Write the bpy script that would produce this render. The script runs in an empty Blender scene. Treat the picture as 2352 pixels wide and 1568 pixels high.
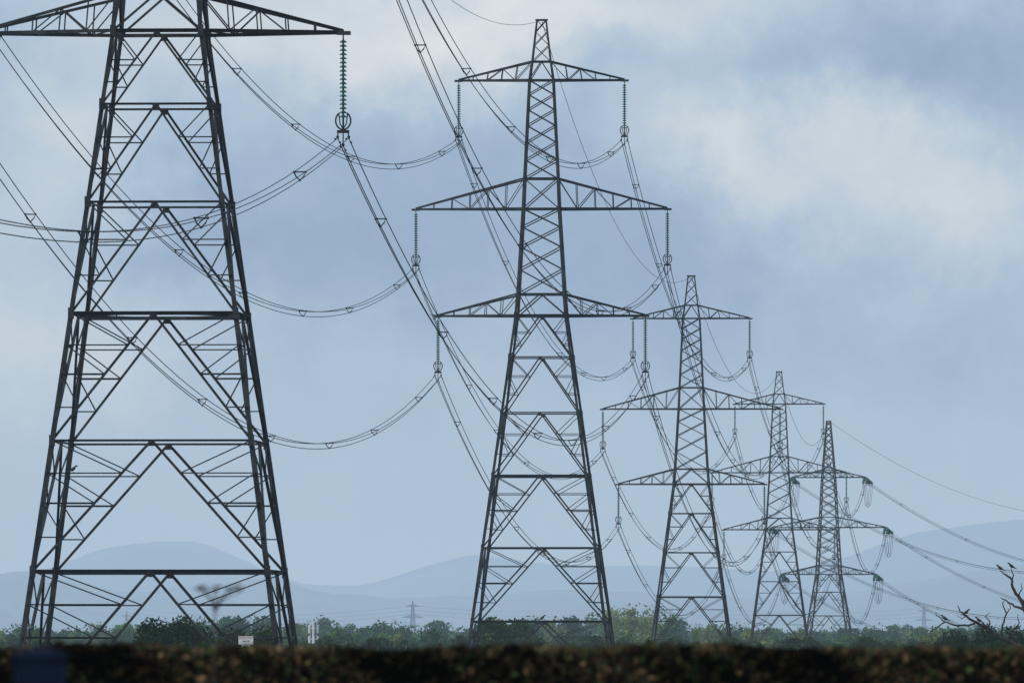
import bpy, math, random
import numpy as np
from mathutils import Vector, Matrix

random.seed(7)
rng = np.random.default_rng(11)
scene = bpy.context.scene
scene.view_settings.view_transform = 'Standard'
scene.view_settings.look = 'None'
scene.view_settings.exposure = 0

F = 23500.0      # focal length in units of a 2352-wide frame
CAMZ = 4.0
HOR = 1485.0
def P(px, py, d):
    return Vector(((px-1176)/F*d, d, CAMZ+(HOR-py)/F*d))

# ------------------------------------------------------------ materials
def new_mat(name):
    m = bpy.data.materials.new(name); m.use_nodes = True
    m.node_tree.nodes.clear()
    try: m.cycles.emission_sampling = 'NONE'
    except Exception: pass
    return m, m.node_tree
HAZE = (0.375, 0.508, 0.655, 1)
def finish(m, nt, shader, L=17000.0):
    """aerial perspective: haze painted into the surface as emission, growing with distance over the plain"""
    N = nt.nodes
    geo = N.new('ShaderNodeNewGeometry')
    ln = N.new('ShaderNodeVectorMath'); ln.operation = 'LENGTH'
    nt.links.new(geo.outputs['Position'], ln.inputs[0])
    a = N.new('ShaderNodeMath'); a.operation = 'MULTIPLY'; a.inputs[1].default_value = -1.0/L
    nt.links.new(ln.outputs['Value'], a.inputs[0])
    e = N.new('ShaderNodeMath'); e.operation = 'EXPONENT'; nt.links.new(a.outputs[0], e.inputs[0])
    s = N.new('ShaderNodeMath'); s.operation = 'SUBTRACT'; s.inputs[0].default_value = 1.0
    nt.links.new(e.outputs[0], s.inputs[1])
    em = N.new('ShaderNodeEmission'); em.inputs[0].default_value = HAZE  # painted haze: the surface itself emits the haze colour, no scattering air
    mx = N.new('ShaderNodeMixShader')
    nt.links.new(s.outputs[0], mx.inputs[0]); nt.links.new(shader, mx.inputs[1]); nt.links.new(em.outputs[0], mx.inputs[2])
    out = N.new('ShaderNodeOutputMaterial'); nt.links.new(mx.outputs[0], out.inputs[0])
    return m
def noise_mat(name, c1, c2, scale=1.0, rough=0.7, metal=0.0, detail=4, spec=0.3, obj=True, L=17000.0, p=(0.35,0.65)):
    m, nt = new_mat(name); N = nt.nodes
    tc = N.new('ShaderNodeTexCoord')
    nz = N.new('ShaderNodeTexNoise'); nz.inputs['Scale'].default_value = scale; nz.inputs['Detail'].default_value = detail
    nt.links.new(tc.outputs['Object'], nz.inputs['Vector'])
    r = N.new('ShaderNodeValToRGB')
    r.color_ramp.elements[0].position = p[0]; r.color_ramp.elements[0].color = (*c1, 1)
    r.color_ramp.elements[1].position = p[1]; r.color_ramp.elements[1].color = (*c2, 1)
    nt.links.new(nz.outputs[0], r.inputs[0])
    b = N.new('ShaderNodeBsdfPrincipled')
    nt.links.new(r.outputs[0], b.inputs['Base Color'])
    b.inputs['Roughness'].default_value = rough; b.inputs['Metallic'].default_value = metal
    b.inputs['Specular IOR Level'].default_value = spec
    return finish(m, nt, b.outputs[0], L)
def attr_mat(name, rough=0.8, trans=0.25, L=17000.0):
    m, nt = new_mat(name); N = nt.nodes
    at = N.new('ShaderNodeAttribute'); at.attribute_name = 'Col'
    d = N.new('ShaderNodeBsdfDiffuse'); t = N.new('ShaderNodeBsdfTranslucent')
    nt.links.new(at.outputs['Color'], d.inputs[0]); nt.links.new(at.outputs['Color'], t.inputs[0])
    mx = N.new('ShaderNodeMixShader'); mx.inputs[0].default_value = trans
    nt.links.new(d.outputs[0], mx.inputs[1]); nt.links.new(t.outputs[0], mx.inputs[2])
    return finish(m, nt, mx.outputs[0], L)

M_STEEL = noise_mat('weathered_galvanised_steel', (0.013,0.017,0.019), (0.048,0.057,0.062), 1.3, 0.7, 0.0, 6, spec=0.2)
M_WIRE = noise_mat('conductor_aluminium', (0.018,0.023,0.028), (0.035,0.042,0.048), 0.5, 0.7, 0.1, spec=.2)
M_GLASS = noise_mat('green_glass_insulator', (0.008,0.085,0.065), (0.02,0.15,0.118), 3, 0.25, 0.0, spec=0.4)
M_FITTING = noise_mat('forged_fitting', (0.014,0.017,0.02), (0.03,0.034,0.038), 3, 0.7, 0.1, spec=.2)
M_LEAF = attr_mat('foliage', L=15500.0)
M_HEDGE = attr_mat('dry_hedge_leaves', trans=0.15)
M_BARK = noise_mat('dead_bark', (0.022,0.018,0.016), (0.07,0.06,0.052), 4, 0.9)
M_BIRD = noise_mat('bird_plumage', (0.02,0.02,0.025), (0.05,0.05,0.06), 12, 0.7)
M_GRASS = noise_mat('field_grass', (0.03,0.045,0.018), (0.09,0.10,0.04), 0.02, 0.9, detail=8)
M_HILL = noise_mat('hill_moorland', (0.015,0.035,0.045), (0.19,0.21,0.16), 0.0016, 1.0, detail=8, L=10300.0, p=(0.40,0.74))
M_WHITE = noise_mat('white_enamel', (0.72,0.72,0.72), (0.8,0.8,0.8), 3, 0.5)
M_RED = noise_mat('red_lettering', (0.45,0.03,0.03), (0.55,0.05,0.04), 3, 0.5)
M_BLACK = noise_mat('black_lettering', (0.02,0.02,0.02), (0.03,0.03,0.03), 3, 0.5)
M_MAST = noise_mat('light_grey_paint', (0.68,0.69,0.70), (0.8,0.8,0.8), 2, 0.5)
M_BLUE = noise_mat('dark_blue_paint', (0.006,0.012,0.028), (0.010,0.018,0.040), 3, 0.9, spec=.05)
M_STEM = noise_mat('dry_stem', (0.07,0.068,0.066), (0.13,0.125,0.12), 20, 0.9)
M_GREENSTEM = noise_mat('green_stem', (0.05,0.09,0.04), (0.08,0.13,0.05), 20, 0.9)
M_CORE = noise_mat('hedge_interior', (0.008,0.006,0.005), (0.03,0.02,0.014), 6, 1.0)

# ------------------------------------------------------------ mesh helpers
class MB:
    def __init__(self): self.v=[]; self.f=[]
    def beam(self, a, b, w, t=None, inward=None):
        """rolled steel angle (L section)"""
        a=Vector(a); b=Vector(b); d=b-a
        if d.length<1e-5: return
        d.normalize()
        ref = Vector((0,0,1)) if abs(d.z)<0.9 else Vector((1,0,0))
        if inward is not None: ref = Vector(inward)
        x = d.cross(ref)
        if x.length<1e-4: x = d.cross(Vector((0,1,0)))
        x.normalize(); y = d.cross(x).normalized()
        t = t or max(0.014, w*0.16)
        prof=[(-w/2,-w/2),(w/2,-w/2),(w/2,-w/2+t),(-w/2+t,-w/2+t),(-w/2+t,w/2),(-w/2,w/2)]
        n=len(self.v)
        for p in (a,b):
            for (i,j) in prof: self.v.append(p+x*i+y*j)
        for k in range(6):
            k2=(k+1)%6
            self.f.append((n+k,n+k2,n+6+k2,n+6+k))
        self.f.append(tuple(n+k for k in (5,4,3,2,1,0)))
        self.f.append(tuple(n+6+k for k in range(6)))
    def tube(self, pts, rad, sides=5, cap=True):
        pts=[Vector(p) for p in pts]; n=len(pts)
        if not hasattr(rad,'__len__'): rad=[rad]*n
        base=len(self.v); prevx=None
        for i,p in enumerate(pts):
            d=(pts[min(i+1,n-1)]-pts[max(i-1,0)]).normalized()
            if prevx is None:
                ref=Vector((0,0,1)) if abs(d.z)<0.9 else Vector((1,0,0))
                x=d.cross(ref).normalized()
            else:
                x=(prevx-d*prevx.dot(d)).normalized()
            prevx=x; y=d.cross(x)
            for s in range(sides):
                a=2*math.pi*s/sides
                self.v.append(p+(x*math.cos(a)+y*math.sin(a))*rad[i])
        for i in range(n-1):
            for s in range(sides):
                s2=(s+1)%sides
                self.f.append((base+i*sides+s,base+i*sides+s2,base+(i+1)*sides+s2,base+(i+1)*sides+s))
        if cap:
            self.f.append(tuple(base+s for s in reversed(range(sides))))
            self.f.append(tuple(base+(n-1)*sides+s for s in range(sides)))
    def box(self, c, sx, sy, sz, rot=None):
        n=len(self.v); c=Vector(c)
        for dx in(-1,1):
            for dy in(-1,1):
                for dz in(-1,1):
                    o=Vector((dx*sx/2,dy*sy/2,dz*sz/2))
                    if rot: o=rot@o
                    self.v.append(c+o)
        for q in ((0,1,3,2),(4,6,7,5),(0,4,5,1),(2,3,7,6),(0,2,6,4),(1,5,7,3)):
            self.f.append(tuple(n+i for i in q))
    def obj(self, name, mat, parent=None, smooth=False, M=None):
        me=bpy.data.meshes.new(name)
        me.from_pydata([tuple(p) for p in self.v],[],self.f); me.update()
        me.materials.append(mat)
        if smooth:
            me.polygons.foreach_set('use_smooth',[True]*len(me.polygons))
        o=bpy.data.objects.new(name,me); scene.collection.objects.link(o)
        if parent: o.parent=parent
        if M is not None: o.matrix_world=M
        return o
def empty(name, loc=(0,0,0), rz=0):
    e=bpy.data.objects.new(name,None); e.empty_display_size=1
    e.location=loc; e.rotation_euler=(0,0,rz); scene.collection.objects.link(e); return e

# ------------------------------------------------------------ pylons
def kpanel(mb, z1, h1, z0, h0, fr, wd, wr):
    """inverted-V panel on all four faces with redundant bracing. z1 top, z0 bottom"""
    def lerp(a,b,t): return a+(b-a)*t
    for rot in range(4):
        R=Matrix.Rotation(rot*math.pi/2,3,'Z')
        def L(x,z,h): return R@Vector((x,-h,z))
        ap=L(0,z1,h1)
        for s in (-1,1):
            foot=L(s*h0,z0,h0)
            mb.beam(ap,foot,wd)
            prev=L(s*h1,z1,h1)
            for q,t in enumerate(fr):
                z=lerp(z1,z0,t); h=lerp(h1,h0,t)
                lp=L(s*h,z,h); dp=ap.lerp(foot,t)
                mb.beam(lp,dp,wr*(1.45 if len(fr)==3 and q==1 else 1)); mb.beam(prev,dp,wr)
                prev=lp
def ring(mb,z,h,w):
    c=[Vector((sx*h,sy*h,z)) for sx,sy in((-1,-1),(1,-1),(1,1),(-1,1))]
    for i in range(4): mb.beam(c[i],c[(i+1)%4],w)
def diamond(mb,z,h,w):
    c=[Vector(p) for p in((0,-h,z),(h,0,z),(0,h,z),(-h,0,z))]
    for i in range(4): mb.beam(c[i],c[(i+1)%4],w)
def xpanels(mb, za, ha, zb, hb, n, w, g=1.0, rings=()):
    ws=[g**i for i in range(n)]; S=sum(ws); acc=0; t0=0
    for i in range(n):
        acc+=ws[i]; t1=acc/S
        z0=za+(zb-za)*t0; z1=za+(zb-za)*t1; h0=ha+(hb-ha)*t0; h1=ha+(hb-ha)*t1
        for rot in range(4):
            R=Matrix.Rotation(rot*math.pi/2,3,'Z')
            mb.beam(R@Vector((-h0,-h0,z0)),R@Vector((h1,-h1,z1)),w)
            mb.beam(R@Vector((h0,-h0,z0)),R@Vector((-h1,-h1,z1)),w)
        t0=t1
def arm(mb, z, hgt, L, hw, hwu, nd, wc, wb):
    for s in (-1,1):
        def lo(t,f): return Vector((s*(hw+(L-hw)*t), f*(hw+(0.10-hw)*t), z))
        def up(t,f): return Vector((s*(hwu+(L-hwu)*t), f*(hwu+(0.10-hwu)*t), z+hgt+(0.07-hgt)*t))
        for f in(-1,1):
            mb.beam(lo(0,f),lo(1,f),wc*1.15); mb.beam(up(0,f),up(1,f),wc)
            ts=[i/nd for i in range(nd+1)]
            for i in range(1,nd):
                mb.beam(lo(ts[i],f),up(ts[i],f),wb)
            for i in range(nd-2):
                if i%2==0: mb.beam(up(ts[i],f),lo(ts[i+1],f),wb)
                else: mb.beam(lo(ts[i],f),up(ts[i+1],f),wb)
        for i in range(nd):
            g=1 if i%2 else -1
            mb.beam(lo(i/nd,g),lo((i+1)/nd,-g),wb)
            if i>0: mb.beam(lo(i/nd,-1),lo(i/nd,1),wb)
        mb.box((s*(L+0.02),0,z-0.03),0.62,0.42,0.16)
        mb.box((s*(L),0,z-0.16),0.06,0.10,0.25)
def leg(mb,z0,h0,z1,h1,w):
    for sx in(-1,1):
        for sy in(-1,1):
            mb.beam((sx*h0,sy*h0,z0),(sx*h1,sy*h1,z1),w)

ARMS=[(0.0,1.70,8.24),(8.48,2.40,10.0),(18.7,1.48,6.59)]
STR=4.75
def suspension_lattice(zb, base=0.0, k=1.0):
    mb=MB(); hw=lambda z:1.97+0.1346*(zb-z)
    lev=[zb]
    for d in (3.31,7.72,12.72,18.41,24.24):
        z=zb-d
        if z>3.0+base*0: lev.append(z)
    lw=[0.19,0.20,0.215,0.235,0.25,0.26]
    allz=lev+[base]
    for i in range(len(allz)-1):
        leg(mb,allz[i],hw(allz[i]),allz[i+1],hw(allz[i+1]),lw[min(i,5)]*k)
        for sx in(-1,1):
            for sy in(-1,1):
                h=hw(allz[i]); mb.box((sx*h,sy*h,allz[i]),0.25,0.25,0.5)
        for rot in range(4):   # gusset plate at the bracing apex
            R=Matrix.Rotation(rot*math.pi/2,3,'Z'); mb.box(R@Vector((0,-hw(allz[i]),allz[i]-.12)),.30,.05,.26,R)
    wds=[0.095,0.10,0.105,0.115,0.12,0.125]
    for i in range(len(allz)-1):
        z1,z0=allz[i],allz[i+1]; H=z1-z0
        ring(mb,z1,hw(z1),(0.17 if i in(0,3,5) else 0.10)*k)
        if H<4.0 and i>0: 
            continue
        fr=[0.40,0.70] if i==0 else ([0.34,0.66] if H<4.6 else [0.25,0.48,0.74])
        if i==2: fr=[0.34,0.66]
        if i==5: fr=[0.2,0.4,0.7]
        kpanel(mb,z1,hw(z1),z0,hw(z0),fr,wds[i]*k,0.058*k)
        if i in (3,5): diamond(mb,z1,hw(z1),0.08*k)
    A=zb+1.70; B=zb+8.48; C=zb+10.88; D=zb+18.7; E=zb+20.18; T=zb+23.48
    hA=1.84;hB=1.43;hC=1.33;hD=0.95;hE=0.73;hT=0.36
    for (z0,h0,z1,h1,w) in ((zb,1.97,A,hA,.19),(A,hA,B,hB,.18),(B,hB,C,hC,.17),(C,hC,D,hD,.15),(D,hD,E,hE,.13),(E,hE,T,hT,.11)):
        leg(mb,z0,h0,z1,h1,w*k)
    for z,h in ((A,hA),(B,hB),(C,hC),(D,hD),(E,hE)): ring(mb,z,h,0.12*k)
    ring(mb,T,hT,0.10*k); mb.beam((-0.5,0,T+0.03),(0.5,0,T+0.03),0.13)
    kpanel(mb,A,hA,zb,1.97,[],0.11*k,0.07)
    xpanels(mb,A,hA,B,hB,4,0.085*k,0.9)
    xpanels(mb,B,hB,C,hC,1,0.085*k)
    xpanels(mb,C,hC,D,hD,6,0.08*k,0.95)
    kpanel(mb,E,hE,D,hD,[],0.08*k,0.06)
    xpanels(mb,E,hE,T,hT,3,0.06*k,0.85)
    for (dz,hg,L),h,hu,nd in zip(ARMS,(1.97,hB,hD),(hA,hC,hE),(5,6,5)):
        arm(mb,zb+dz,hg,L,h,hu,nd,0.14*k,0.062*k)
    return mb
def lathe(mb,prof,c,ax,sides=10):
    c=Vector(c); ax=Vector(ax).normalized()
    ref=Vector((0,1,0)) if abs(ax.y)<0.9 else Vector((1,0,0))
    x=ax.cross(ref).normalized(); y=ax.cross(x); n=len(mb.v)
    for r,h in prof:
        for s in range(sides):
            a=2*math.pi*s/sides
            mb.v.append(c+ax*h+(x*math.cos(a)+y*math.sin(a))*r)
    for i in range(len(prof)-1):
        for s in range(sides):
            s2=(s+1)%sides
            mb.f.append((n+i*sides+s,n+i*sides+s2,n+(i+1)*sides+s2,n+(i+1)*sides+s))
def discs(mb,a,b,nn,r=0.15):
    a=Vector(a); b=Vector(b); L=(b-a).length; st=L/nn; prof=[]
    for k in range(nn):
        h=k*st
        prof+= [(0.04,h),(0.055,h+st*0.2),(r*0.6,h+st*0.3),(r,h+st*0.62),(r*0.93,h+st*0.74),(0.055,h+st*0.76)]
    prof.append((0.04,L)); lathe(mb,prof,a,b-a)
def suspension_sets(zb,root):
    g=MB(); f=MB()
    for dz,hg,L in ARMS:
        for s in(-1,1):
            x=s*L; z=zb+dz-0.22
            f.tube([(x,0,z+0.1),(x,0,z-0.12)],0.035,6)
            discs(g,(x,0,z-0.1),(x,0,z-3.65),19,.17)
            f.tube([(x,0,z-3.6),(x,0,z-4.15)],0.05,6)
            pts=[]
            for q in range(17):
                a=math.radians(-150+300*q/16)
                pts.append((x+0.34*math.sin(a),0,z-3.75-0.40*math.cos(a)))
            f.tube(pts,0.042,6)
            f.tube([(x-0.2,0,z-3.42),(x-0.14,0,z-3.9),(x,0,z-4.12)],0.03,5)
            f.tube([(x+0.2,0,z-3.42),(x+0.14,0,z-3.9),(x,0,z-4.12)],0.03,5)
            f.box((x,0,z-4.24),0.56,0.05,0.14)
            for ox,oz in((-0.25,0.0),(0.25,0.0),(0,-0.35)):
                f.tube([(x+ox*0.9,0,z-4.24),(x+ox,0,zb+dz-STR+oz)],0.03,5)
                f.tube([(x+ox,-0.25,zb+dz-STR+oz+0.0),(x+ox,0,zb+dz-STR+oz+0.05),(x+ox,0.25,zb+dz-STR+oz)],[0.04,0.075,0.04],6)
                for yy in(-1.5,1.5):
                    f.tube([(x+ox,yy-0.22,zb+dz-STR+oz-0.12),(x+ox,yy-0.12,zb+dz-STR+oz-0.12)],0.045,6)
                    f.tube([(x+ox,yy+0.12,zb+dz-STR+oz-0.12),(x+ox,yy+0.22,zb+dz-STR+oz-0.12)],0.045,6)
                    f.tube([(x+ox,yy-0.15,zb+dz-STR+oz-0.12),(x+ox,yy+0.15,zb+dz-STR+oz-0.12)],0.015,4)
    g.obj('insulator_strings',M_GLASS,root,True); f.obj('arcing_rings_and_clamps',M_FITTING,root)

LY=math.radians(3.0)
towers=[((-34.1,110,0),-LY,29.2),((-15.82,460,0),-LY,31.6),((2.35,812,0),-LY,30.25),((20.25,1155,0),-LY,22.35),((39.8,1524,0),-LY,21.45)]
for loc,rz,zb in towers:
    root=empty('electricity_pylon',loc,rz)
    suspension_lattice(zb).obj('steel_lattice',M_STEEL,root)
    suspension_sets(zb,root)
def tw(loc,rz,p): return Matrix.Translation(loc)@Matrix.Rotation(rz,4,'Z')@Vector(p)
attach=[]; peaks=[]
for loc,rz,zb in towers:
    attach.append({(k,s):tw(loc,rz,(s*ARMS[k][2],0,zb+ARMS[k][0]-STR)) for k in range(3) for s in(-1,1)})
    peaks.append(tw(loc,rz,(0,0,zb+23.5)))

TARMS=[(17.5,1.6,8.8,2.15),(26.2,1.9,10.7,1.65),(35.5,1.4,6.85,1.2)]
def tension_lattice():
    mb=MB()
    prof=[(0,4.75),(17.5,2.15),(26.2,1.65),(35.5,1.2),(46.0,0.35)]
    def hw(z):
        for (a,b),(c,d) in zip(prof,prof[1:]):
            if z<=c: return b+(d-b)*(z-a)/(c-a)
        return .3
    for (a,b),(c,d) in zip(prof,prof[1:]): leg(mb,a,b,c,d,0.27 if a<20 else 0.2)
    lev=[17.5,14.2,9.8,4.6,0]
    for i in range(4):
        ring(mb,lev[i],hw(lev[i]),0.16)
        kpanel(mb,lev[i],hw(lev[i]),lev[i+1],hw(lev[i+1]),[.33,.66],0.14,0.09)
    for (a,b,n) in((17.5,19.1,1),(19.1,26.2,4),(26.2,28.1,1),(28.1,35.5,5),(35.5,36.9,1),(36.9,46,7)):
        xpanels(mb,a,hw(a),b,hw(b),n,0.11,0.92); ring(mb,b,hw(b),0.13)
    for z,h,L,w in TARMS: arm(mb,z,h,L,w,hw(z+h),5,0.18,0.09)
    return mb
tens=[((58.9,1903,0),-math.radians(9.0)),((146.0,2215,-10),-math.radians(14.5))]
dirs=[(towers[-1][0],tens[0][0]),(tens[0][0],tens[1][0])]
tat=[]
for i,(loc,rz) in enumerate(tens):
    root=empty('electricity_pylon',loc,rz)
    tension_lattice().obj('steel_lattice',M_STEEL,root)
    g=MB(); f=MB(); w=MB()
    Mi=(Matrix.Translation(loc)@Matrix.Rotation(rz,4,'Z')).inverted()
    prevp=Vector(dirs[0][0]) if i==0 else Vector(tens[0][0])
    nextp=Vector(tens[1][0]) if i==0 else Vector(loc)+Vector((100,300,0))
    di={}
    for k,(z,h,L,_) in enumerate(TARMS):
        for s in(-1,1):
            tip=tw(loc,rz,(s*L,0,z-0.12)); ends=[]
            for tgt in (prevp,nextp):
                d=(tgt-Vector(loc)); d.z=0; d.normalize(); d.z=-0.24; d.normalize()
                side=Vector((d.y,-d.x,0)).normalized()
                e=tip+d*4.6; ends.append(e)
                for o in(-0.26,0.26):
                    discs(g,Mi@(tip+d*0.5+side*o),Mi@(tip+d*4.1+side*o),17,0.22)
                f.tube([Mi@(tip),Mi@(tip+d*0.5)],0.06,5)
                f.tube([Mi@(tip+d*0.5-side*0.35),Mi@(tip+d*0.5+side*0.35)],0.05,5)
                f.tube([Mi@(tip+d*4.15-side*0.4),Mi@(tip+d*4.15+side*0.4)],0.06,5)
                pts=[Mi@(tip+d*4.0+side*0.5*math.cos(a)+Vector((0,0,0.5*math.sin(a)))) for a in [2*math.pi*q/12 for q in range(13)]]
                f.tube(pts,0.04,5)
            for o in(-0.3,0,0.3):
                pts=[]
                for q in range(17):
                    t=q/16; p=ends[0].lerp(ends[1],t); p.z-=4.2*(1-(2*t-1)**2)**0.8+ (0.25 if o==0 else 0)
                    p=p+Vector((o,0,0)); pts.append(Mi@p)
                w.tube(pts,0.032,4)
            di[(k,s)]=ends
    g.obj('tension_insulator_strings',M_GLASS,root,True); f.obj('fittings',M_FITTING,root); w.obj('jumper_loops',M_WIRE,root)
    tat.append(di); peaks.append(tw(loc,rz,(0,0,46.0)))

# ------------------------------------------------------------ conductors
linemb=MB(); spc=MB(); earth=MB()
def cat(a,b,S,t):
    p=a.lerp(b,t); p.z-=4*S*t*(1-t); return p
def span(a,b,S,r,nsp=6):
    d=(b-a); d.z=0; d.normalize(); side=Vector((d.y,-d.x,0))
    n=44
    for ox,oz in((-0.25,0),(0.25,0),(0,-0.35)):
        linemb.tube([cat(a,b,S,q/n)+side*ox+Vector((0,0,oz)) for q in range(n+1)],r,5)
    for k in range(nsp):
        t=(k+0.5+random.uniform(-.06,.06))/nsp; c=cat(a,b,S,t)
        A=c-side*.25; B=c+side*.25; C=c+Vector((0,0,-.35))
        loop=[A,B,c+side*.16+Vector((0,0,-.2)),C,c-side*.16+Vector((0,0,-.2)),A]
        spc.tube(loop,0.032,5)
        for q in(A,B,C): spc.tube([q-d*0.1,q,q+d*0.1],[0.045,0.058,0.045],6)
SG=[8.9,8.6,8.2,8.6]
for i in range(4):
    for key in attach[i]:
        k,s=key
        r=0.019 if i==0 else 0.022+0.003*i
        span(attach[i][key],attach[i+1][key],SG[i]+(0.4 if k==0 else 0)+random.uniform(-.15,.15),r,7)
for key in attach[4]:
    span(attach[4][key],tat[0][key][0],8.6,0.034,6)
    span(tat[0][key][1],tat[1][key][0],9.3,0.032,6)
for i in range(len(peaks)-1):
    n=44; r=[0.016,0.018,0.022,0.026,0.03,0.03][min(i,5)]
    earth.tube([cat(peaks[i],peaks[i+1],7.4 if i<5 else 9.5,q/n) for q in range(n+1)],r,5)
root=empty('overhead_power_lines')
linemb.obj('bundled_conductors',M_WIRE,root); spc.obj('bundle_spacers',M_FITTING,root); earth.obj('earth_wire',M_WIRE,root)

# ------------------------------------------------------------ distant pylons
def small_pylon(px,d,zb,rz,k=2.8):
    rt=empty('distant_pylon',((px-1176)/F*d,d,0),rz)
    suspension_lattice(zb,0,k).obj('steel_lattice',M_STEEL,rt)
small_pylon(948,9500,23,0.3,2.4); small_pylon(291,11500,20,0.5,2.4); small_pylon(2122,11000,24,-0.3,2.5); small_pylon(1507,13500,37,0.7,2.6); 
far=MB()
def far_line(x0,y0,x1,y1,d0,d1,sag):
    a=P(x0,y0,d0); b=P(x1,y1,d1)
    far.tube([cat(a,b,sag,q/20) for q in range(21)],0.11,4)
for yy in (1388,1398,1407):
    far_line(291,yy+8,948,yy+2,11500,9500,9); far_line(948,yy+2,1507,yy-6,9500,13500,9); far_line(1507,yy-6,2122,yy+8,13500,11000,9)
rt=empty('distant_power_lines'); far.obj('conductors',M_WIRE,rt)

# ------------------------------------------------------------ terrain
def sm(a,b,x):
    t=min(1,max(0,(x-a)/(b-a))); return t*t*(3-2*t)
def gz(y): return 2.3*(1-sm(75,170,y))
ys=[-300,-100,0,30,60,75]+list(range(80,180,8))+[200,260,350,500,700,1000,1500,2200,3200,5000,8000,12000,18000,28000,45000]
xs=[-20000,-8000,-3000,-1000,-400,-150,-60,-20,0,20,60,150,400,1000,3000,8000,20000]
g=MB()
for y in ys:
    for x in xs: g.v.append(Vector((x,y,gz(y))))
nx=len(xs)
for j in range(len(ys)-1):
    for i in range(nx-1):
        g.f.append((j*nx+i,j*nx+i+1,(j+1)*nx+i+1,(j+1)*nx+i))
g.obj('ground',M_GRASS,smooth=True)

def hills(name,prof,d,depth,seed,amp,floor=0):
    r=np.random.default_rng(seed)
    px=np.arange(-2600,5000,11.0)
    py=np.interp(px,[p[0] for p in prof],[p[1] for p in prof])
    ker=np.hanning(11); ker/=ker.sum(); py=np.convolve(np.pad(py,5,mode='edge'),ker,'valid')
    n=np.zeros_like(px)
    for f,a in((1/140,1.0),(1/60,.5),(1/27,.3),(1/14,.12)):
        ph=r.uniform(0,6.28); n+=a*np.sin(px*f*6.28+ph)*np.sin(px*f*2.1+ph*2)
    H=(HOR-py)/F*d+CAMZ+n*amp
    rows=26; mb=MB()
    for j in range(rows):
        t=j/(rows-1); dd=d-depth*(1-t)
        env=t**1.25
        und=np.zeros_like(px)
        for f,a in((1/300,1.0),(1/120,.6),(1/50,.35)):
            und+=a*np.sin(px*f*6.28+j*0.35*(1+f*90)+seed)*math.sin(math.pi*t)
        for i,x in enumerate(px):
            z=max(-2,H[i]*env+und[i]*H[i]*0.09)
            z=min(z,H[i]*(dd/d)*(0.97 if t<1 else 1)) if H[i]>0 else z
            mb.v.append(Vector(((x-1176)/F*dd,dd,z)))
    m=len(px)
    for i,x in enumerate(px): mb.v.append(Vector(((x-1176)/F*(d+depth*.5),d+depth*.5,-5)))
    for j in range(rows):
        for i in range(m-1): mb.f.append((j*m+i,j*m+i+1,(j+1)*m+i+1,(j+1)*m+i))
    return mb.obj(name,M_HILL,smooth=True)
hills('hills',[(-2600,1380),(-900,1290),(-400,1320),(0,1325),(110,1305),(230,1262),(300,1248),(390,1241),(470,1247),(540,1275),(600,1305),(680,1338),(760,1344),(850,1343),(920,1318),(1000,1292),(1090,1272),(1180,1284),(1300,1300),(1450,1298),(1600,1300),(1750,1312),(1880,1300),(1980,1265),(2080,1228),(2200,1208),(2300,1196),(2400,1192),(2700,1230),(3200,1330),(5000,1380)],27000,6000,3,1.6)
hills('hills',[(-2600,1400),(-300,1350),(0,1318),(60,1306),(150,1330),(300,1362),(500,1340),(640,1322),(700,1352),(760,1362),(900,1372),(1100,1368),(1300,1352),(1500,1362),(1800,1375),(2000,1355),(2150,1325),(2300,1300),(2500,1290),(3000,1370),(5000,1400)],19000,5000,9,1.2)

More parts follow.
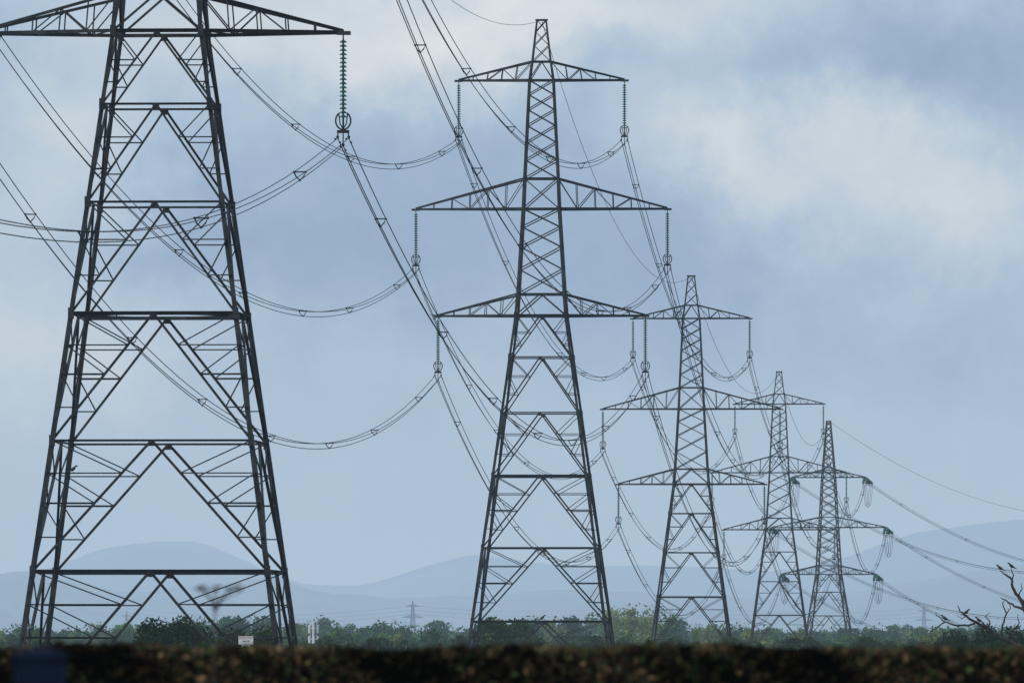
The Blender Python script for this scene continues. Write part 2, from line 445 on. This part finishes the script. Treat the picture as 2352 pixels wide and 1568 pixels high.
# ------------------------------------------------------------ foliage
class Leaves:
    def __init__(s): s.V=[]; s.C=[]
    def quads(s,pts,size,cols,nrm=None):
        n=len(pts)
        a=rng.normal(size=(n,3)); a/=np.linalg.norm(a,axis=1,keepdims=True)
        b=rng.normal(size=(n,3))
        if nrm is not None:   # leaf sprays lie roughly along the surface of the clump
            nn=nrm+rng.normal(size=(n,3))*.45; nn/=np.linalg.norm(nn,axis=1,keepdims=True)
            a=a-nn*(a*nn).sum(1,keepdims=True); a/=np.linalg.norm(a,axis=1,keepdims=True); b=np.cross(nn,a)
        b-=a*(a*b).sum(1,keepdims=True); b/=np.linalg.norm(b,axis=1,keepdims=True)
        sz=size*rng.uniform(.55,1.35,size=(n,1))
        q=np.stack([pts-a*sz,pts-b*sz*.6+a*sz*.1,pts+a*sz,pts+b*sz*.6-a*sz*.1],1)
        s.V.append(q.reshape(-1,3)); s.C.append(np.repeat(cols,4,axis=0))
    def crown(s,c,rx,rz,nl,npl,leaf,col,var=.35,spray=8,Rr=(.26,.5)):
        c=np.array(c)
        for k in range(nl):
            u=rng.normal(size=3); u/=np.linalg.norm(u); rr=rng.uniform(.25,.75)
            lc=c+u*np.array([rx,rx,rz])*rr
            R=rx*rng.uniform(*Rr)
            v=rng.normal(size=(npl,3)); v/=np.linalg.norm(v,axis=1,keepdims=True)
            p=lc+v*R*rng.uniform(.72,1.06,size=(npl,1))*np.array([1,1,.8])
            lcol=np.array(col)*rng.uniform(1-var,1+var)
            cc=lcol[None,:]*rng.uniform(.7,1.3,size=(npl,1))
            s.quads(p,leaf,cc,v)
        m=nl*npl//spray
        v=rng.normal(size=(m,3)); v/=np.linalg.norm(v,axis=1,keepdims=True)
        p=c+v*np.array([rx,rx,rz])*rng.uniform(.4,.98,size=(m,1))
        s.quads(p,leaf*.9,np.array(col)[None,:]*rng.uniform(.5,1.2,size=(m,1)))
    def obj(s,name,mat,parent=None):
        V=np.concatenate(s.V); C=np.concatenate(s.C); n=len(V)//4
        me=bpy.data.meshes.new(name)
        me.vertices.add(len(V)); me.vertices.foreach_set('co',V.astype(np.float32).ravel())
        me.loops.add(4*n); me.loops.foreach_set('vertex_index',np.arange(4*n,dtype=np.int32))
        me.polygons.add(n); me.polygons.foreach_set('loop_start',np.arange(0,4*n,4,dtype=np.int32))
        me.polygons.foreach_set('loop_total',np.full(n,4,dtype=np.int32))
        me.update(); me.validate()
        at=me.color_attributes.new('Col','FLOAT_COLOR','POINT')
        at.data.foreach_set('color',np.concatenate([C,np.ones((len(C),1))],1).astype(np.float32).ravel())
        me.materials.append(mat)
        o=bpy.data.objects.new(name,me); scene.collection.objects.link(o)
        if parent: o.parent=parent
        return o
def trunk(mb,x,y,z0,h,r,limbs=5,spread=.5):
    top=Vector((x+random.uniform(-.1,.1)*h,y,z0+h*.75))
    mb.tube([(x,y,z0-.3),(x,y,z0+h*.3),top],[r*1.3,r,r*.35],6)
    for k in range(limbs):
        a=random.uniform(0,6.28); hh=z0+h*random.uniform(.25,.55); L=h*spread*random.uniform(.6,1)
        p=Vector((x,y,hh)); q=p+Vector((math.cos(a)*L*.5,math.sin(a)*L*.5,L*.35)); e=p+Vector((math.cos(a)*L,math.sin(a)*L,L*.75))
        mb.tube([p,q,e],[r*.5,r*.32,r*.1],5)

tp=[(-900,1424),(-200,1426),(0,1434),(50,1428),(130,1440),(200,1428),(300,1434),(400,1418),(430,1402),(480,1410),(560,1406),(610,1406),(645,1432),(690,1420),(740,1410),(790,1424),(830,1444),(880,1414),(925,1428),(975,1436),(1000,1424),(1080,1434),(1120,1424),(1220,1410),(1290,1406),(1330,1418),(1380,1408),(1425,1388),(1500,1384),(1535,1408),(1600,1422),(1700,1426),(1800,1436),(1900,1440),(2000,1434),(2100,1432),(2200,1438),(2352,1432),(2700,1426),(3300,1424)]
TX=[p[0] for p in tp]; TY=[p[1] for p in tp]
lv=Leaves(); tk=MB()
x=-900.0
while x<3300:
    big=random.random()
    top=np.interp(x,TX,TY)+random.uniform(-4,10)
    d=random.uniform(1900,2900); s=F/d
    zt=CAMZ+(HOR-top)/s
    rx=random.uniform(26,40)/s*(1.2 if big<.3 else 1)
    tone=random.random()
    col=(0.048,0.108,0.048) if tone<.45 else ((0.085,0.160,0.052) if tone<.8 else (0.15,0.20,0.06))
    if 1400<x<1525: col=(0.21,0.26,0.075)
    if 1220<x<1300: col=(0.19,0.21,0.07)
    rz=zt*.5
    X=(x-1176)/s
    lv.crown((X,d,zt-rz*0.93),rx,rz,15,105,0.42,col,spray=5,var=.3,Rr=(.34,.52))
    trunk(tk,X,d,0,zt*.8,.22,4,.35)
    x+=random.uniform(17,32) if -100<x<2450 else random.uniform(28,48)
x=-700.0
while x<3000:
    top=random.choice([1440,1448,1454,1460,1467]); d=random.uniform(1350,1800); s=F/d
    zt=CAMZ+(HOR-top)/s; rx=random.uniform(26,42)/s; rz=zt*.5
    tone=random.random()
    col=(0.042,0.088,0.032) if tone<.5 else ((0.085,0.150,0.040) if tone<.82 else (0.16,0.20,0.052))
    X=(x-1176)/s
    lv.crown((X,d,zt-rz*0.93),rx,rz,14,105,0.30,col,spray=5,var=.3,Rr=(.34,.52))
    trunk(tk,X,d,0,zt*.75,.18,3,.3)
    x+=random.uniform(24,58)
rt=empty('distant_trees'); lv.obj('crowns',M_LEAF,rt); tk.obj('trunks',M_BARK,rt)

def tree(name,px,top,d,rxpx,col,leaf,nl=18,npl=170):
    s=F/d; zt=CAMZ+(HOR-top)/s; rx=rxpx/s; rz=max(zt*.42,1); X=(px-1176)/s
    rt=empty(name,(0,0,0)); l=Leaves(); l.crown((X,d,zt-rz*.92),rx,rz,nl,int(npl*1.5),leaf,col,spray=3); l.obj('crown',M_LEAF,rt)
    t=MB(); trunk(t,X,d,0,zt*.85,.17,6,.4); t.obj('trunk',M_BARK,rt)
DK=(0.028,0.056,0.020)
tree('hawthorn_tree',352,1420,560,54,DK,.12,34,230)
tree('hawthorn_tree',415,1417,575,54,DK,.12,34,230)
tree('hawthorn_tree',458,1434,590,48,DK,.12,30,200)
tree('hawthorn_tree',530,1440,600,58,(0.034,0.062,0.022),.12,30,220)
tree('hawthorn_tree',605,1438,610,50,(0.034,0.062,0.022),.12,30,220)
tree('hawthorn_tree',1130,1416,930,48,(0.050,0.092,0.030),.17,28,180)
tree('hawthorn_tree',1188,1420,960,52,(0.050,0.092,0.030),.17,28,180)
tree('hawthorn_tree',860,1464,900,42,(0.04,0.070,0.026),.16)
tree('hawthorn_tree',2265,1434,640,42,DK,.13,24,220)
tree('hawthorn_tree',2330,1438,650,48,DK,.13,24,220)
tree('hawthorn_tree',2190,1450,660,55,DK,.13,24,200)
tree('hawthorn_tree',1985,1460,1000,44,(0.038,0.066,0.022),.18)
tree('hawthorn_tree',1830,1466,1010,44,(0.038,0.066,0.022),.18)
l=Leaves()
n=34000
X=rng.uniform(-60,60,n); 
Y=rng.normal(1040,1.2,n)
top=CAMZ+(HOR-1477)/F*1040+0.4*np.sin(X*.9)+0.3*np.sin(X*2.3+1)
Z=top*np.sqrt(rng.uniform(0.02,1,n))
l.quads(np.stack([X,Y,Z],1),.28,np.array([[.045,.078,.028]])*rng.uniform(.5,1.5,size=(n,1)))
rt=empty('field_hedgerow'); l.obj('leaves',M_LEAF,rt)

# ------------------------------------------------------------ foreground hedge
HD=60.0
rt=empty('clipped_beech_hedge')
x0,x1=-9.0,12.0
n=90000
X=rng.uniform(x0,x1,n)
topz=3.976+0.010*np.sin(X*2.1)+0.008*np.sin(X*5.3+2)+0.006*np.sin(X*11.0)
u=rng.uniform(0,1,n)
Z=topz-(u**2.2)*1.7+rng.normal(0,.008,n)
onTop=rng.uniform(0,1,n)<.25
Yh=HD-0.45+rng.normal(0,.03,n)
Yh=np.where(onTop,rng.uniform(HD-.45,HD+.45,n),Yh); Z=np.where(onTop,topz+rng.normal(0,.01,n),Z)
pal=np.array([[.115,.074,.038],[.078,.056,.032],[.17,.120,.062],[.045,.040,.024],[.050,.072,.026],[.12,.066,.038]])
ix=rng.choice(6,n,p=[.24,.24,.13,.17,.18,.04])
clump=np.clip(np.sin(X*3.1)+np.sin(X*7.7+Z*9)*.7+np.sin(X*19+Z*31)*.6+np.sin(X*43-Z*57)*.5,-1.1,1.1)
patch=.80+.62*clump
l=Leaves(); l.quads(np.stack([X,Yh,Z],1),.027,pal[ix]*patch[:,None]*rng.uniform(.5,1.4,size=(n,1)))
l.obj('leaves',M_HEDGE,rt)
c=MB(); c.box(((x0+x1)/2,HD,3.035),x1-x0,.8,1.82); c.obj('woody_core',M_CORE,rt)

d=32.0; s=F/d; gx=(92-1176)/s
pm=MB(); w=116/s; zt=CAMZ+(HOR-1492)/s
pm.box((gx,d,(2.2+zt-.03)/2),w,w,zt-.03-2.2)
n0=len(pm.v)
for k in((-1,-1),(1,-1),(1,1),(-1,1)): pm.v.append(Vector((gx+k[0]*w*.54,d+k[1]*w*.54,zt-.028)))
for k in((-1,-1),(1,-1),(1,1),(-1,1)): pm.v.append(Vector((gx+k[0]*w*.54,d+k[1]*w*.54,zt-.01)))
pm.v.append(Vector((gx,d,zt+.01)))
pm.f.append((n0+3,n0+2,n0+1,n0))
for k in range(4): 
    pm.f.append((n0+k,n0+(k+1)%4,n0+4+(k+1)%4,n0+4+k)); pm.f.append((n0+4+k,n0+4+(k+1)%4,n0+8))
pm.obj('blue_gate_post',M_BLUE)

d=58.0
def Q(px,py,dy=0): 
    p=P(px,py,d); p.y+=dy; return p
hw_=MB()
base=Vector((Q(494,1500).x,d,2.25))
hw_.tube([base,Q(492,1470),Q(494,1405)],[.0025,.0025,.0045],6)
for i in range(9):
    a=2*math.pi*i/9+.3; e=Q(504+48*math.cos(a),1354+5*math.sin(a*3),math.sin(a)*.12)
    hw_.tube([Q(494,1405),Q(495,1385).lerp(e,.3),e],[.005,.003,.0025],5)
    for j in range(7):
        b=2*math.pi*j/7; e2=e+Vector((.026*math.cos(b),.022*math.sin(b),.014))
        hw_.tube([e,e2],[.002,.0055],4)
hw_.obj('hogweed_seed_head',M_STEM)
gs=MB(); d=50.0
b0=Vector((P(1600,1500,d).x,d,2.25))
gs.tube([b0,P(1598,1496,d),P(1598,1470,d),P(1599,1455,d),P(1601,1432,d)],[.0012,.0015,.008,.010,.001],6)
gs.obj('tall_weed',M_GREENSTEM)
gs=MB()
for k in range(14):
    px=random.uniform(200,2340); t=random.uniform(1470,1488); dd=HD+random.uniform(-.3,.3)
    gs.tube([P(px,1495,dd),P(px+random.uniform(-4,4),(1495+t)/2,dd),P(px+random.uniform(-9,9),t,dd)],[.004,.003,.001],4)
gs.obj('hedge_twigs',M_BARK)

# ------------------------------------------------------------ danger sign
loc,rz,zb=towers[1]
def T1(p): return tw(loc,rz,p)
rt=empty('danger_sign')
Mx=Matrix.Translation(T1((4.33,-5.86,4.30)))@Matrix.Rotation(rz,4,'Z')
sg=MB(); sg.box((0,0,0),.66,.02,.36); sg.obj('panel',M_WHITE,rt,M=Mx)
sg=MB(); sg.box((0,0,-.28),.38,.02,.17); sg.obj('number_plate',M_WHITE,rt,M=Mx)
sg=MB(); sg.beam((-.2,.05,.3),(-.2,.05,-.36),.04); sg.beam((.2,.05,.3),(.2,.05,-.36),.04); sg.obj('brackets',M_STEEL,rt,M=Mx)
def text(body,size,dx,dz,mat,name):
    cu=bpy.data.curves.new(name,'FONT'); cu.body=body; cu.size=size; cu.align_x='CENTER'; cu.align_y='CENTER'; cu.extrude=.002
    o=bpy.data.objects.new(name,cu); scene.collection.objects.link(o); cu.materials.append(mat); o.parent=rt
    o.matrix_world=Mx@Matrix.Translation((dx,-.016,dz))@Matrix.Rotation(math.pi/2,4,'X')
text('DANGER OF DEATH',.072,0,.11,M_RED,'lettering_top'); text('KEEP OFF',.085,0,-.04,M_BLACK,'lettering_lower'); text('467 24',.11,0,-.28,M_BLACK,'tower_number')
# ------------------------------------------------------------ phone mast
d=1300.0; s=F/d
rt=empty('mobile_phone_mast',((720-1176)/s,d,0))
m=MB(); m.tube([(0,0,0),(0,0,7.2)],[.18,.12],8)
for zz in(5.0,6.4):
    for k in range(3):
        a=k*2.094+.5; c=Vector((math.cos(a)*.48,math.sin(a)*.48,zz)); m.tube([(0,0,zz),c],.04,4)
        m.tube([c+Vector((0,0,-.6)),c+Vector((0,0,.6))],.035,5)
m.obj('pole',M_MAST,rt)
m=MB()
for zz,h in((4.9,1.0),(6.3,1.1)):
    for k in range(3):
        a=k*2.094+.5; m.box((math.cos(a)*.58,math.sin(a)*.58,zz),.30,.18,h,Matrix.Rotation(a+1.57,3,'Z'))
m.box((.1,-.25,3.9),.5,.3,.5); m.obj('panel_antennas',M_MAST,rt)

# ------------------------------------------------------------ dead tree with perched birds
DT=560.0
def D(px,py,dy=0):
    p=P(px,py,DT); p.y+=dy; return p
dt=MB()
def branch(pts,r0,r1,dy0=0,dy1=0):
    out=[]; rr=[]
    n=len(pts)
    for i in range(n-1):
        for k in range(3):
            t=(i+k/3)/(n-1); a=pts[i]; b=pts[i+1]; u=k/3
            out.append(D(a[0]+(b[0]-a[0])*u+random.uniform(-1.6,1.6)*(k>0),a[1]+(b[1]-a[1])*u+random.uniform(-1.6,1.6)*(k>0),dy0+(dy1-dy0)*t)); rr.append(r0+(r1-r0)*t)
    out.append(D(*pts[-1],dy1)); rr.append(r1)
    dt.tube(out,rr,7)
branch([(2378,1655),(2374,1560),(2378,1480),(2366,1425)],.30,.15)
branch([(2366,1425),(2352,1398),(2338,1368),(2325,1348),(2323,1330),(2308,1318),(2296,1311)],.13,.03,0,-.4)
branch([(2323,1332),(2327,1320),(2322,1306)],.045,.02,-.3,-.4)
branch([(2352,1400),(2330,1392),(2312,1378),(2299,1371)],.08,.02,0,.6)
branch([(2366,1425),(2385,1390),(2392,1330)],.1,.03,0,.5)
branch([(2374,1500),(2330,1478),(2295,1462),(2268,1442),(2240,1428),(2218,1414),(2203,1404),(2197,1390)],.16,.02,0,-1)
branch([(2240,1428),(2222,1436),(2195,1436),(2168,1427),(2152,1415),(2146,1405)],.07,.015,-.6,-1.2)
branch([(2168,1428),(2150,1440),(2135,1449),(2122,1447)],.04,.012,-1,-.6)
branch([(2268,1442),(2272,1424),(2262,1415),(2274,1405)],.05,.012,-.4,.4)
branch([(2295,1462),(2302,1436),(2312,1408),(2303,1384),(2310,1376)],.07,.015,0,.6)
branch([(2312,1408),(2322,1396),(2318,1380)],.035,.012,.2,.5)
branch([(2330,1478),(2322,1450),(2340,1430),(2336,1410)],.07,.015,0,-.6)
branch([(2218,1414),(2206,1420),(2196,1412)],.03,.01,-.8,-1.1)
branch([(2203,1450),(2185,1446),(2172,1452)],.03,.01,-.6,-1.1)
branch([(2338,1368),(2347,1352),(2344,1338)],.04,.012,-.2,-.5)
dt.obj('dead_tree',M_BARK,smooth=True)

def bird(loc,yaw,sc=1.0):
    mb=MB()
    path=[((.235,0,.265),.003),((.205,0,.272),.012),((.185,0,.278),.030),((.150,0,.282),.040),((.120,0,.262),.038),((.090,0,.222),.045),((.050,0,.175),.070),((-.01,0,.135),.078),((-.07,0,.100),.062),((-.12,0,.070),.036),((-.19,0,.035),.024),((-.27,0,-.005),.020)]
    mb.tube([p for p,_ in path],[r for _,r in path],10)
    for s in(-1,1):
        mb.tube([(.05,s*.055,.19),(-.03,s*.070,.14),(-.12,s*.045,.085),(-.21,s*.015,.035)],[.022,.034,.024,.006],7)
        mb.tube([(-.01,s*.03,.09),(.01,s*.03,.035),(.0,s*.03,.0)],[.016,.008,.006],5)
        for a in(-.5,0,.5): mb.tube([(0,s*.03,0),(.035*math.cos(a),s*.03+.035*math.sin(a),-.002)],[.006,.003],4)
    o=mb.obj('perched_bird',M_BIRD,smooth=True)
    o.location=loc; o.rotation_euler=(0,0,yaw); o.scale=(sc,)*3
    return o
bird(D(2296,1311,-.4)+Vector((0,0,.02)),math.pi*.95,1.1)
bird(D(2322,1306,-.4)+Vector((0,0,.01)),math.pi*1.1,1.1)
bird(D(2347,1385,-.1),math.pi*.9,1.15)
bird(D(2217,1413,-.85)+Vector((0,0,.03)),.2,1.1)
bird(D(2247,1431,-.6)+Vector((0,0,.03)),math.pi*.9,1.1)
bird(D(2168,1427,-1.0)+Vector((0,0,.04)),math.pi,1.1)
hwf=lambda z,zb:1.97+0.1346*(zb-z)
zb=31.6
z1=zb-18.41; z0=zb-24.24; z=z1+(z0-z1)*.25
bird(T1((-(hwf(z,zb))+1.15,-hwf(z,zb),z+.04)),.2,1.0)
l2,r2,zb2=towers[2]; z=zb2-24.24
bird(tw(l2,r2,(.3,-hwf(z,zb2),z+.09)),.3,1.4)

# ------------------------------------------------------------ world
w=bpy.data.worlds.new('World'); scene.world=w; w.use_nodes=True
nt=w.node_tree; N=nt.nodes; N.clear(); LK=nt.links.new
SUN=Vector((-.66,-.42,.62)).normalized()
sky=N.new('ShaderNodeTexSky'); sky.sky_type='NISHITA'; sky.sun_disc=False
sky.sun_elevation=math.asin(SUN.z); sky.sun_rotation=math.atan2(SUN.x,SUN.y)
bg1=N.new('ShaderNodeBackground'); bg1.inputs[1].default_value=0.08; LK(sky.outputs[0],bg1.inputs[0])
def mth(op,a,b=None,c=None,clamp=False):
    n=N.new('ShaderNodeMath'); n.operation=op; n.use_clamp=clamp
    for i,v in enumerate((a,b,c)):
        if v is None: continue
        if isinstance(v,(int,float)): n.inputs[i].default_value=v
        else: LK(v,n.inputs[i])
    return n.outputs[0]
tc=N.new('ShaderNodeTexCoord')
sep=N.new('ShaderNodeSeparateXYZ'); LK(tc.outputs['Generated'],sep.inputs[0])
az=mth('ARCTAN2',sep.outputs[0],sep.outputs[1]); el=mth('ARCSINE',sep.outputs[2])
U=mth('MULTIPLY',az,20.0); V=mth('MULTIPLY',el,1/.0632)
cmb=N.new('ShaderNodeCombineXYZ'); LK(U,cmb.inputs[0]); LK(mth('MULTIPLY',V,1.25),cmb.inputs[1])
def noise(scale,detail,rough,off,dist=0):
    mp=N.new('ShaderNodeVectorMath'); mp.operation='ADD'; LK(cmb.outputs[0],mp.inputs[0]); mp.inputs[1].default_value=off
    n=N.new('ShaderNodeTexNoise'); n.inputs['Scale'].default_value=scale; n.inputs['Detail'].default_value=detail
    n.inputs['Roughness'].default_value=rough; n.inputs['Distortion'].default_value=dist
    LK(mp.outputs[0],n.inputs['Vector']); return n.outputs[0]
wu=mth('MULTIPLY',mth('SUBTRACT',noise(2.4,7,.6,(3,1,0)),.5),.7)
wv=mth('MULTIPLY',mth('SUBTRACT',noise(2.8,7,.6,(8,5,2)),.5),.42)
Uw=mth('ADD',U,wu); Vw=mth('ADD',V,wv)
blobs=[((1640,320),(160,70),.36),((1970,375),(220,90),.34),((2080,500),(300,100),.15),((1450,60),(430,100),.36),((1000,50),(330,120),.30),
       ((560,60),(300,100),.22),((150,360),(180,190),.26),((60,790),(200,130),.24),((330,330),(120,200),.10),((2290,460),(150,110),.15),
       ((1980,150),(380,90),-.18),((2330,180),(200,140),-.16),((1500,600),(280,170),-.22),((800,560),(340,180),-.24),((2050,800),(460,130),-.08),
       ((1150,330),(200,160),-.10),((420,600),(220,120),-.12),((60,120),(150,90),-.12),((800,250),(200,100),-.08)]
tot=None
for (x,y),(rx,ry),a in blobs:
    u0=(x-1176)/1176; v0=(HOR-y)/1485
    du=mth('MULTIPLY',mth('SUBTRACT',Uw,u0),1176/rx); dv=mth('MULTIPLY',mth('SUBTRACT',Vw,v0),1485/ry)
    r2=mth('ADD',mth('MULTIPLY',du,du),mth('MULTIPLY',dv,dv))
    gss=mth('MULTIPLY',mth('EXPONENT',mth('MULTIPLY',r2,-.7)),a)
    tot=gss if tot is None else mth('ADD',tot,gss)
fade=N.new('ShaderNodeMapRange'); LK(V,fade.inputs[0]); fade.inputs[1].default_value=.12; fade.inputs[2].default_value=.55
n1=mth('MULTIPLY',mth('SUBTRACT',noise(1.6,8,.55,(0,0,0),.3),.5),.44)
n2=mth('MULTIPLY',mth('SUBTRACT',noise(5,8,.62,(4,9,0),.3),.5),.36)
tot=mth('ADD',tot,mth('MULTIPLY',mth('ADD',n1,n2),fade.outputs[0]))
val=mth('ADD',tot,.40,clamp=True)
rp=N.new('ShaderNodeValToRGB'); LK(val,rp.inputs[0]); cr=rp.color_ramp
def lin(c): return tuple(((v/255+.055)/1.055)**2.4 for v in c)+(1,)
cr.elements[0].position=0; cr.elements[0].color=lin((145,167,196))
cr.elements[1].position=1; cr.elements[1].color=lin((225,230,234))
for p_,c_ in((.22,(158,181,208)),(.42,(177,197,218)),(.65,(198,211,223))):
    e=cr.elements.new(p_); e.color=lin(c_)
hz=N.new('ShaderNodeMapRange'); LK(V,hz.inputs[0]); hz.inputs[1].default_value=.0; hz.inputs[2].default_value=.5; hz.inputs[3].default_value=.8; hz.inputs[4].default_value=0
mxc=N.new('ShaderNodeMixRGB'); LK(hz.outputs[0],mxc.inputs[0]); LK(rp.outputs[0],mxc.inputs[1]); mxc.inputs[2].default_value=lin((178,200,220))
bg2=N.new('ShaderNodeBackground'); LK(mxc.outputs[0],bg2.inputs[0]); bg2.inputs[1].default_value=.99
mx=N.new('ShaderNodeMixShader'); mx.inputs[0].default_value=.94
LK(bg1.outputs[0],mx.inputs[1]); LK(bg2.outputs[0],mx.inputs[2])
out=N.new('ShaderNodeOutputWorld'); LK(mx.outputs[0],out.inputs[0])

sl=bpy.data.lights.new('sun','SUN'); sl.energy=1.5; sl.angle=math.radians(10); sl.color=(1,.94,.84)
so=bpy.data.objects.new('sun',sl); scene.collection.objects.link(so)
so.rotation_euler=(-SUN).to_track_quat('-Z','Y').to_euler()

# ------------------------------------------------------------ camera
cd=bpy.data.cameras.new('camera'); cam=bpy.data.objects.new('camera',cd); scene.collection.objects.link(cam)
cd.sensor_width=36; cd.lens=36*F/2352; cd.clip_start=1; cd.clip_end=90000
cam.location=(0,0,CAMZ); cam.rotation_euler=(math.pi/2+math.atan((HOR-784)/F),0,0)
cd.dof.use_dof=True; cd.dof.focus_distance=850; cd.dof.aperture_fstop=9
scene.camera=cam
